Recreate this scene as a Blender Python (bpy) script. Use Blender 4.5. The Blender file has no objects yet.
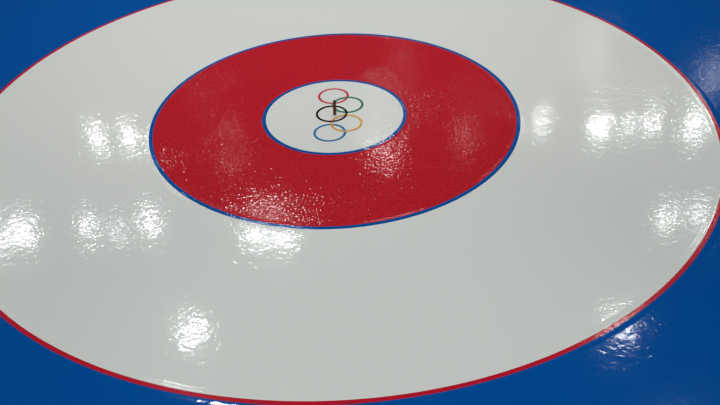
import bpy, bmesh, math, random
from mathutils import Matrix, Vector

S = bpy.context.scene
C = S.collection
random.seed(4)
K = 1.00586                       # brings the measured white disc to its true 8 ft radius

# ---------------------------------------------------------------- materials
def N(nt, kind, **kw):
    n = nt.nodes.new(kind)
    for k, v in kw.items():
        setattr(n, k, v)
    return n

def math_node(nt, op, a, b=None, c=None):
    n = N(nt, 'ShaderNodeMath', operation=op)
    for i, v in enumerate((a, b, c)):
        if v is None:
            continue
        if isinstance(v, (int, float)):
            n.inputs[i].default_value = v
        else:
            nt.links.new(v, n.inputs[i])
    return n.outputs[0]

def ice_relief():
    """One node group: height (metres) of the wet pebbled ice over the whole sheet."""
    g = bpy.data.node_groups.new('ice_relief', 'ShaderNodeTree')
    g.interface.new_socket('Height', in_out='OUTPUT', socket_type='NodeSocketFloat')
    out = N(g, 'NodeGroupOutput')
    pos = N(g, 'ShaderNodeNewGeometry').outputs['Position']

    def noise(scale, detail=1.0, rough=0.5, dist=0.0, off=(0, 0, 0), stretch=(1, 1, 1)):
        mp = N(g, 'ShaderNodeMapping')
        mp.inputs['Location'].default_value = off
        mp.inputs['Scale'].default_value = stretch
        g.links.new(pos, mp.inputs['Vector'])
        t = N(g, 'ShaderNodeTexNoise')
        t.inputs['Scale'].default_value = scale
        t.inputs['Detail'].default_value = detail
        t.inputs['Roughness'].default_value = rough
        t.inputs['Distortion'].default_value = dist
        g.links.new(mp.outputs[0], t.inputs['Vector'])
        return math_node(g, 'SUBTRACT', t.outputs['Fac'], 0.5)

    def ramp(v, a, b):
        m = N(g, 'ShaderNodeMapRange', interpolation_type='SMOOTHSTEP')
        g.links.new(v, m.inputs['Value'])
        m.inputs['From Min'].default_value = a
        m.inputs['From Max'].default_value = b
        return m.outputs['Result']

    sep = N(g, 'ShaderNodeSeparateXYZ')
    g.links.new(pos, sep.inputs[0])
    x, y = sep.outputs[0], sep.outputs[1]
    r = math_node(g, 'SQRT', math_node(g, 'ADD', math_node(g, 'MULTIPLY', x, x),
                                       math_node(g, 'MULTIPLY', y, y)))

    # long shallow waves left by the flood water, ripples, pebble grains
    wave = math_node(g, 'MULTIPLY', noise(7.0, 1.0), WAVE)
    ripple = math_node(g, 'MULTIPLY', noise(46.0, 1.0, 0.5, 0.8), RIPPLE)
    grain = math_node(g, 'MULTIPLY', noise(105.0, 1.0, 0.5, 0.0, (3, 1, 0)), GRAIN)
    # the ice is rougher over the printed red band and button, and in a worn patch to the right
    inner = math_node(g, 'SUBTRACT', 1.0, ramp(r, 0.57, 0.66))
    dx = math_node(g, 'SUBTRACT', x, 1.05)
    dy = math_node(g, 'SUBTRACT', y, 0.33)
    rp = math_node(g, 'SQRT', math_node(g, 'ADD', math_node(g, 'MULTIPLY', dx, dx), math_node(g, 'MULTIPLY', dy, dy)))
    worn = math_node(g, 'SUBTRACT', 1.0, ramp(rp, 0.15, 0.50))
    patch = ramp(noise(3.0, 1.0, 0.5, 0.0, (5.3, 2.1, 0)), -0.05, 0.2)
    rough = math_node(g, 'MULTIPLY', math_node(g, 'MULTIPLY', inner, INNER), math_node(g, 'ADD', math_node(g, 'MULTIPLY', patch, PATCH), 0.5))
    rough = math_node(g, 'ADD', rough, math_node(g, 'ADD', math_node(g, 'MULTIPLY', worn, WORN), BASE))
    grain = math_node(g, 'MULTIPLY', grain, rough)
    h = math_node(g, 'ADD', wave, math_node(g, 'ADD', ripple, grain))

    # low welts of ice standing along the painted outlines
    def welt(h, rad, width, amp):
        d = math_node(g, 'DIVIDE', math_node(g, 'SUBTRACT', r, rad), width)
        e = math_node(g, 'EXPONENT', math_node(g, 'MULTIPLY', math_node(g, 'POWER', math_node(g, 'ABSOLUTE', d), 4.0), -1.0))
        return math_node(g, 'ADD', h, math_node(g, 'MULTIPLY', e, amp))
    h = welt(h, 1.213, 0.017, 0.0006)
    h = welt(h, 0.600, 0.014, 0.0004)
    h = welt(h, 0.233, 0.012, 0.0002)
    g.links.new(h, out.inputs[0])
    return g

WAVE, RIPPLE, GRAIN = 0.0005, 0.00024, 0.0003
BASE, INNER, PATCH, WORN = 0.03, 1.9, 1.0, 1.3
RELIEF = ice_relief()

def srgb(r, g, b):
    f = lambda v: v / 12.92 if v <= 0.04045 else ((v + 0.055) / 1.055) ** 2.4
    return (f(r / 255), f(g / 255), f(b / 255), 1)

def under_ice(name, col, coat_rough=0.075, mottle=0.0):
    """Paint seen through clear wet ice: matt colour with a glossy ice coat."""
    m = bpy.data.materials.new(name)
    m.use_nodes = True
    nt = m.node_tree
    p = nt.nodes['Principled BSDF']
    p.inputs['Base Color'].default_value = col
    p.inputs['Roughness'].default_value = 1.0
    p.inputs['Specular IOR Level'].default_value = 0.0
    p.inputs['Coat Weight'].default_value = 1.0
    p.inputs['Coat Roughness'].default_value = coat_rough
    p.inputs['Coat IOR'].default_value = 1.31
    if mottle:                                # fine random flecks, darker and paler, mixed into the colour
        pos = N(nt, 'ShaderNodeNewGeometry')
        t = N(nt, 'ShaderNodeTexNoise')
        t.inputs['Scale'].default_value = 110.0
        t.inputs['Detail'].default_value = 2.0
        nt.links.new(pos.outputs['Position'], t.inputs['Vector'])
        r = N(nt, 'ShaderNodeValToRGB')
        r.color_ramp.elements[0].position = 0.25
        r.color_ramp.elements[1].position = 0.75
        r.color_ramp.elements[0].color = tuple(c * (1 - mottle) for c in col[:3]) + (1,)
        r.color_ramp.elements[1].color = (col[0] * (1 + mottle), col[1] * (1 + mottle) + 0.05 * mottle,
                                          col[2] * (1 + mottle) + 0.06 * mottle, 1)
        nt.links.new(t.outputs['Fac'], r.inputs[0])
        nt.links.new(r.outputs[0], p.inputs['Base Color'])
    g = N(nt, 'ShaderNodeGroup', node_tree=RELIEF)
    b = N(nt, 'ShaderNodeBump')
    b.inputs['Strength'].default_value = 1.0
    b.inputs['Distance'].default_value = 1.0
    nt.links.new(g.outputs[0], b.inputs['Height'])
    nt.links.new(b.outputs[0], p.inputs['Coat Normal'])
    nt.links.new(b.outputs[0], p.inputs['Normal'])
    return m

def plain(name, col, rough):
    m = bpy.data.materials.new(name)
    m.use_nodes = True
    nt = m.node_tree
    p = nt.nodes['Principled BSDF']
    p.inputs['Roughness'].default_value = rough
    t = N(nt, 'ShaderNodeTexNoise')
    t.inputs['Scale'].default_value = 300
    r = N(nt, 'ShaderNodeValToRGB')
    r.color_ramp.elements[0].color = tuple(c * 0.8 for c in col[:3]) + (1,)
    r.color_ramp.elements[1].color = col
    nt.links.new(t.outputs['Fac'], r.inputs[0])
    nt.links.new(r.outputs[0], p.inputs['Base Color'])
    return m

M = dict(
    white=under_ice('white_ice_paint', (0.72, 0.735, 0.71, 1)),
    button=under_ice('button_ice_paint', (0.72, 0.735, 0.71, 1), 0.055),
    red=under_ice('red_ice_paint', (0.49, 0.010, 0.020, 1), 0.055, 0.17),
    line_red=under_ice('red_line_paint', (0.50, 0.010, 0.028, 1), 0.12),
    blue=under_ice('blue_ice_paint', (0.0, 0.080, 0.345, 1), 0.07),
    line_blue=under_ice('blue_line_paint', (0.0, 0.085, 0.34, 1), 0.055),
    e_red=under_ice('emblem_red', (0.55, 0.03, 0.06, 1)),
    e_green=under_ice('emblem_green', (0.01, 0.20, 0.08, 1)),
    e_black=under_ice('emblem_black', (0.008, 0.009, 0.010, 1)),
    e_yellow=under_ice('emblem_yellow', (0.68, 0.36, 0.08, 1)),
    e_blue=under_ice('emblem_blue', (0.01, 0.17, 0.40, 1)),
    peg=plain('reddish_brown_wood', (0.20, 0.030, 0.018, 1), 0.5),
    peg_dark=plain('dark_tip', (0.018, 0.013, 0.010, 1), 0.5),
)

# ---------------------------------------------------------------- helpers
def obj(name, bm, mat, parent=None, smooth=False):
    me = bpy.data.meshes.new(name)
    bmesh.ops.recalc_face_normals(bm, faces=bm.faces)
    bm.to_mesh(me)
    bm.free()
    if smooth:
        for f in me.polygons:
            f.use_smooth = True
    me.materials.append(mat)
    o = bpy.data.objects.new(name, me)
    C.objects.link(o)
    if parent:
        o.parent = parent
    return o

def thing(name, label, cat, loc=(0, 0, 0)):
    o = bpy.data.objects.new(name, None)
    o.empty_display_size = 0.1
    o.location = loc
    o['label'] = label
    o['category'] = cat
    C.objects.link(o)
    return o

def annulus(r0, r1, z0, z1, n=360, cx=0.0, cy=0.0):
    """A flat ring (or a disc when r0 is 0) with real thickness."""
    bm = bmesh.new()
    def loop(r, z):
        return [bm.verts.new((cx + r * math.cos(2 * math.pi * i / n),
                              cy + r * math.sin(2 * math.pi * i / n), z)) for i in range(n)]
    if r0 == 0:
        a, b = loop(r1, z1), loop(r1, z0)
        bm.faces.new(a)
        bm.faces.new(b[::-1])
        for i in range(n):
            j = (i + 1) % n
            bm.faces.new((a[i], b[i], b[j], a[j]))
        return bm
    loops = [loop(r0, z1), loop(r1, z1), loop(r1, z0), loop(r0, z0)]
    for k in range(4):
        a, b = loops[k], loops[(k + 1) % 4]
        for i in range(n):
            j = (i + 1) % n
            bm.faces.new((a[i], b[i], b[j], a[j]))
    return bm

def lathe(profile, n=24):
    bm = bmesh.new()
    loops = []
    for r, z in profile:
        loops.append([bm.verts.new((r * math.cos(2 * math.pi * i / n),
                                    r * math.sin(2 * math.pi * i / n), z)) for i in range(n)])
    for a, b in zip(loops, loops[1:]):
        for i in range(n):
            j = (i + 1) % n
            bm.faces.new((a[i], a[j], b[j], b[i]))
    bm.faces.new(loops[0][::-1])
    bm.faces.new(loops[-1])
    return bm

# ---------------------------------------------------------------- the setting: the sheet of ice
bm = bmesh.new()
bmesh.ops.create_cube(bm, size=1.0, matrix=Matrix.LocRotScale(Vector((0, 4, -0.054)), None, Vector((24, 40, 0.1))))
floor = obj('floor', bm, M['white'])
floor['kind'] = 'structure'

# ---------------------------------------------------------------- the curling house
T = -0.004                        # underside of the paint layer = top of the white sheet
house = thing('curling_house', 'huge painted curling target in the ice: blue, white and red circles around a white centre',
              'curling target', (0, 0, T))
def band(name, r0, r1, mat, label):
    o = obj(name, annulus(r0, r1, 0, -T), M[mat], house)
    o['label'] = label
    return o
R_OUT, R_LINE, R_WHITE = 1.829, 1.2192, 1.2070
R_RED_LINE, R_RED, R_BTN_LINE, R_BTN = 0.6065, 0.5938, 0.2390, 0.2267
band('outer_band', R_LINE, R_OUT, 'blue', 'wide glossy blue outer band')
band('outline', R_WHITE, R_LINE, 'line_red', 'thin red line between blue and white')
band('white_band', R_RED_LINE, R_WHITE, 'white', 'wide white band')
band('outline', R_RED, R_RED_LINE, 'line_blue', 'thin blue line around the red band')
band('red_band', R_BTN_LINE, R_RED, 'red', 'wide red band')
band('outline', R_BTN, R_BTN_LINE, 'line_blue', 'thin blue line around the white centre')
band('button', 0, R_BTN, 'button', 'white centre disc')

# ---------------------------------------------------------------- the five-ring emblem on the button
ex, ey = 0.0125, 0.0055             # its middle, a little off the house's own centre
emblem = thing('rings_emblem', 'five interlocked red, green, black, yellow and blue rings printed on the white centre disc',
               'emblem', (ex, ey, 0.0))
tilt = math.radians(-4.7)
u = Vector((-math.sin(tilt), math.cos(tilt)))      # along the emblem
v = Vector((u.y, -u.x))                            # across it
RO, RI, STEP = 0.0527, 0.0448, 0.1165
def ring(colour, mat, along, across, lift):
    p = u * along * K + v * across * K
    o = obj('ring', annulus(RI * K, RO * K, 0.0, lift, 96, p.x, p.y), M[mat], emblem)
    o['label'] = colour + ' ring'
ring('red', 'e_red', STEP, -0.0215, 0.0006)
ring('green', 'e_green', STEP / 2 - 0.002, 0.0295, 0.0008)
ring('black', 'e_black', 0.0, -0.0215, 0.0012)
ring('yellow', 'e_yellow', -STEP / 2 - 0.002, 0.0295, 0.0010)
ring('blue', 'e_blue', -STEP, -0.0215, 0.0006)

# ---------------------------------------------------------------- the peg at the centre
peg = thing('centre_peg', 'slim reddish brown peg standing upright at the middle of the rings', 'peg', (0.0006, 0.0, 0.0012))
peg.rotation_euler = (0, math.radians(2.5), 0)      # it leans a touch to the right
obj('shaft', lathe([(0.0048, 0.0), (0.0052, 0.001), (0.0052, 0.045)]), M['peg'], peg, False)
o = obj('tip', lathe([(0.0052, 0.045), (0.0052, 0.051), (0.0040, 0.0525), (0.0025, 0.0532)]), M['peg_dark'], peg, False)
o['label'] = 'dark tip'

# ---------------------------------------------------------------- hall lamps and added fill lights, ten metres up
H = 10.0
GLINT, FILL = 0.31, 1.0
def lamp(x, y, power=80.0, d=0.5, col=(1, 1, 1)):
    l = bpy.data.lights.new('hall_lamp', 'AREA')
    l.shape = 'DISK'
    l.size = d * 0.8
    l.energy = power * (GLINT if y > 7 else FILL)
    l.color = col
    o = bpy.data.objects.new('hall_lamp', l)
    o.location = (x, y, H)
    C.objects.link(o)

CW = (0.985, 1.0, 0.985)
# far row
for x, y, p, d in [(-6.02, 16.3, 60, .34), (-5.18, 16.2, 70, .34), (5.16, 15.75, 45, .45), (6.5, 15.35, 110, .6),
                   (7.2, 15.3, 38, .3), (7.85, 15.4, 55, .36), (8.82, 15.2, 110, .6),
                   (1.2, 15.3, 58, .6), (1.0, 16.1, 35, .5), (-2.6, 15.4, 15, .5), (3.2, 15.6, 13, .4)]:
    lamp(x, y, p, d, CW)
# middle row
for x, y, p, d in [(-6.95, 12.6, 105, .65), (-7.4, 12.3, 60, .5), (-5.5, 12.6, 62, .4), (-4.84, 12.4, 22, .25),
                   (-4.16, 12.6, 70, .45), (-1.85, 12.0, 105, .6), (-1.25, 11.95, 105, .6),
                   (6.9, 11.65, 48, .4), (7.6, 11.7, 45, .45)]:
    lamp(x, y, p, d, CW)
# near row
for x, y, p, d in [(-2.91, 9.15, 110, .65), (4.98, 8.6, 105, .65)]:
    lamp(x, y, p, d, CW)
# a row further down the hall
for x, y, p, d in [(7.4, 19.3, 40, 1.0), (2.0, 19.0, 6, .7), (-3.6, 18.8, 4, .7), (10.2, 17.6, 30, .8)]:
    lamp(x, y, p, d, CW)
# unseen rows over and behind the sheet, added for their fill light
for y in (5.6, -0.2, -5.0):
    for x in (-6.4, -2.4, 5.0):
        lamp(x, y, 121, .8, CW)

# two added soft spots, brightening the far end and near middle of the sheet
def spot(loc, aim, radius, power, col):
    l = bpy.data.lights.new('added_sheet_spot', 'SPOT')
    v = Vector(aim) - Vector(loc)
    l.spot_size = 2 * math.atan(radius / v.length)
    l.spot_blend = 1.0
    l.shadow_soft_size = 0.15
    l.energy = power
    l.color = col
    o = bpy.data.objects.new('added_sheet_spot', l)
    o.location = loc
    o.rotation_euler = v.to_track_quat('-Z', 'Y').to_euler()
    C.objects.link(o)
spot((0.0, 3.5, H), (0.05, 1.15, 0), 1.9, 1050, (1.0, 0.95, 0.92))
spot((0.0, -4.0, H), (0.05, -1.1, 0), 0.9, 380, (0.97, 1.0, 0.98))

w = bpy.data.worlds.new('hall_air')
S.world = w
w.use_nodes = True
w.node_tree.nodes['Background'].inputs[0].default_value = (0.80, 0.90, 1.0, 1)
w.node_tree.nodes['Background'].inputs[1].default_value = 0.03

# ---------------------------------------------------------------- camera
f, d, h, yaw, pit, roll = 861.76, 2.44333 * K, 1.46188 * K, 0.0287855, 0.64207, -0.0464645
cy, sy, cp, sp = math.cos(yaw), math.sin(yaw), math.cos(pit), math.sin(pit)
fw = Vector((sy * cp, cy * cp, -sp))
rt = Vector((cy, -sy, 0))
up = rt.cross(fw)
c, s = math.cos(roll), math.sin(roll)
r2, u2 = c * rt + s * up, c * up - s * rt
cam = bpy.data.cameras.new('camera')
cam.sensor_width = 36.0
cam.lens = f * 36.0 / 720.0
co = bpy.data.objects.new('camera', cam)
co.matrix_world = Matrix(((r2.x, u2.x, -fw.x, 0), (r2.y, u2.y, -fw.y, -d), (r2.z, u2.z, -fw.z, h), (0, 0, 0, 1)))
C.objects.link(co)
S.camera = co

S.cycles.use_light_tree = False          # every lamp is tried equally often
S.view_settings.view_transform = 'Standard'
S.view_settings.look = 'None'
S.view_settings.gamma = 1.0
S.view_settings.use_curve_mapping = False
S.view_settings.exposure = 0.0
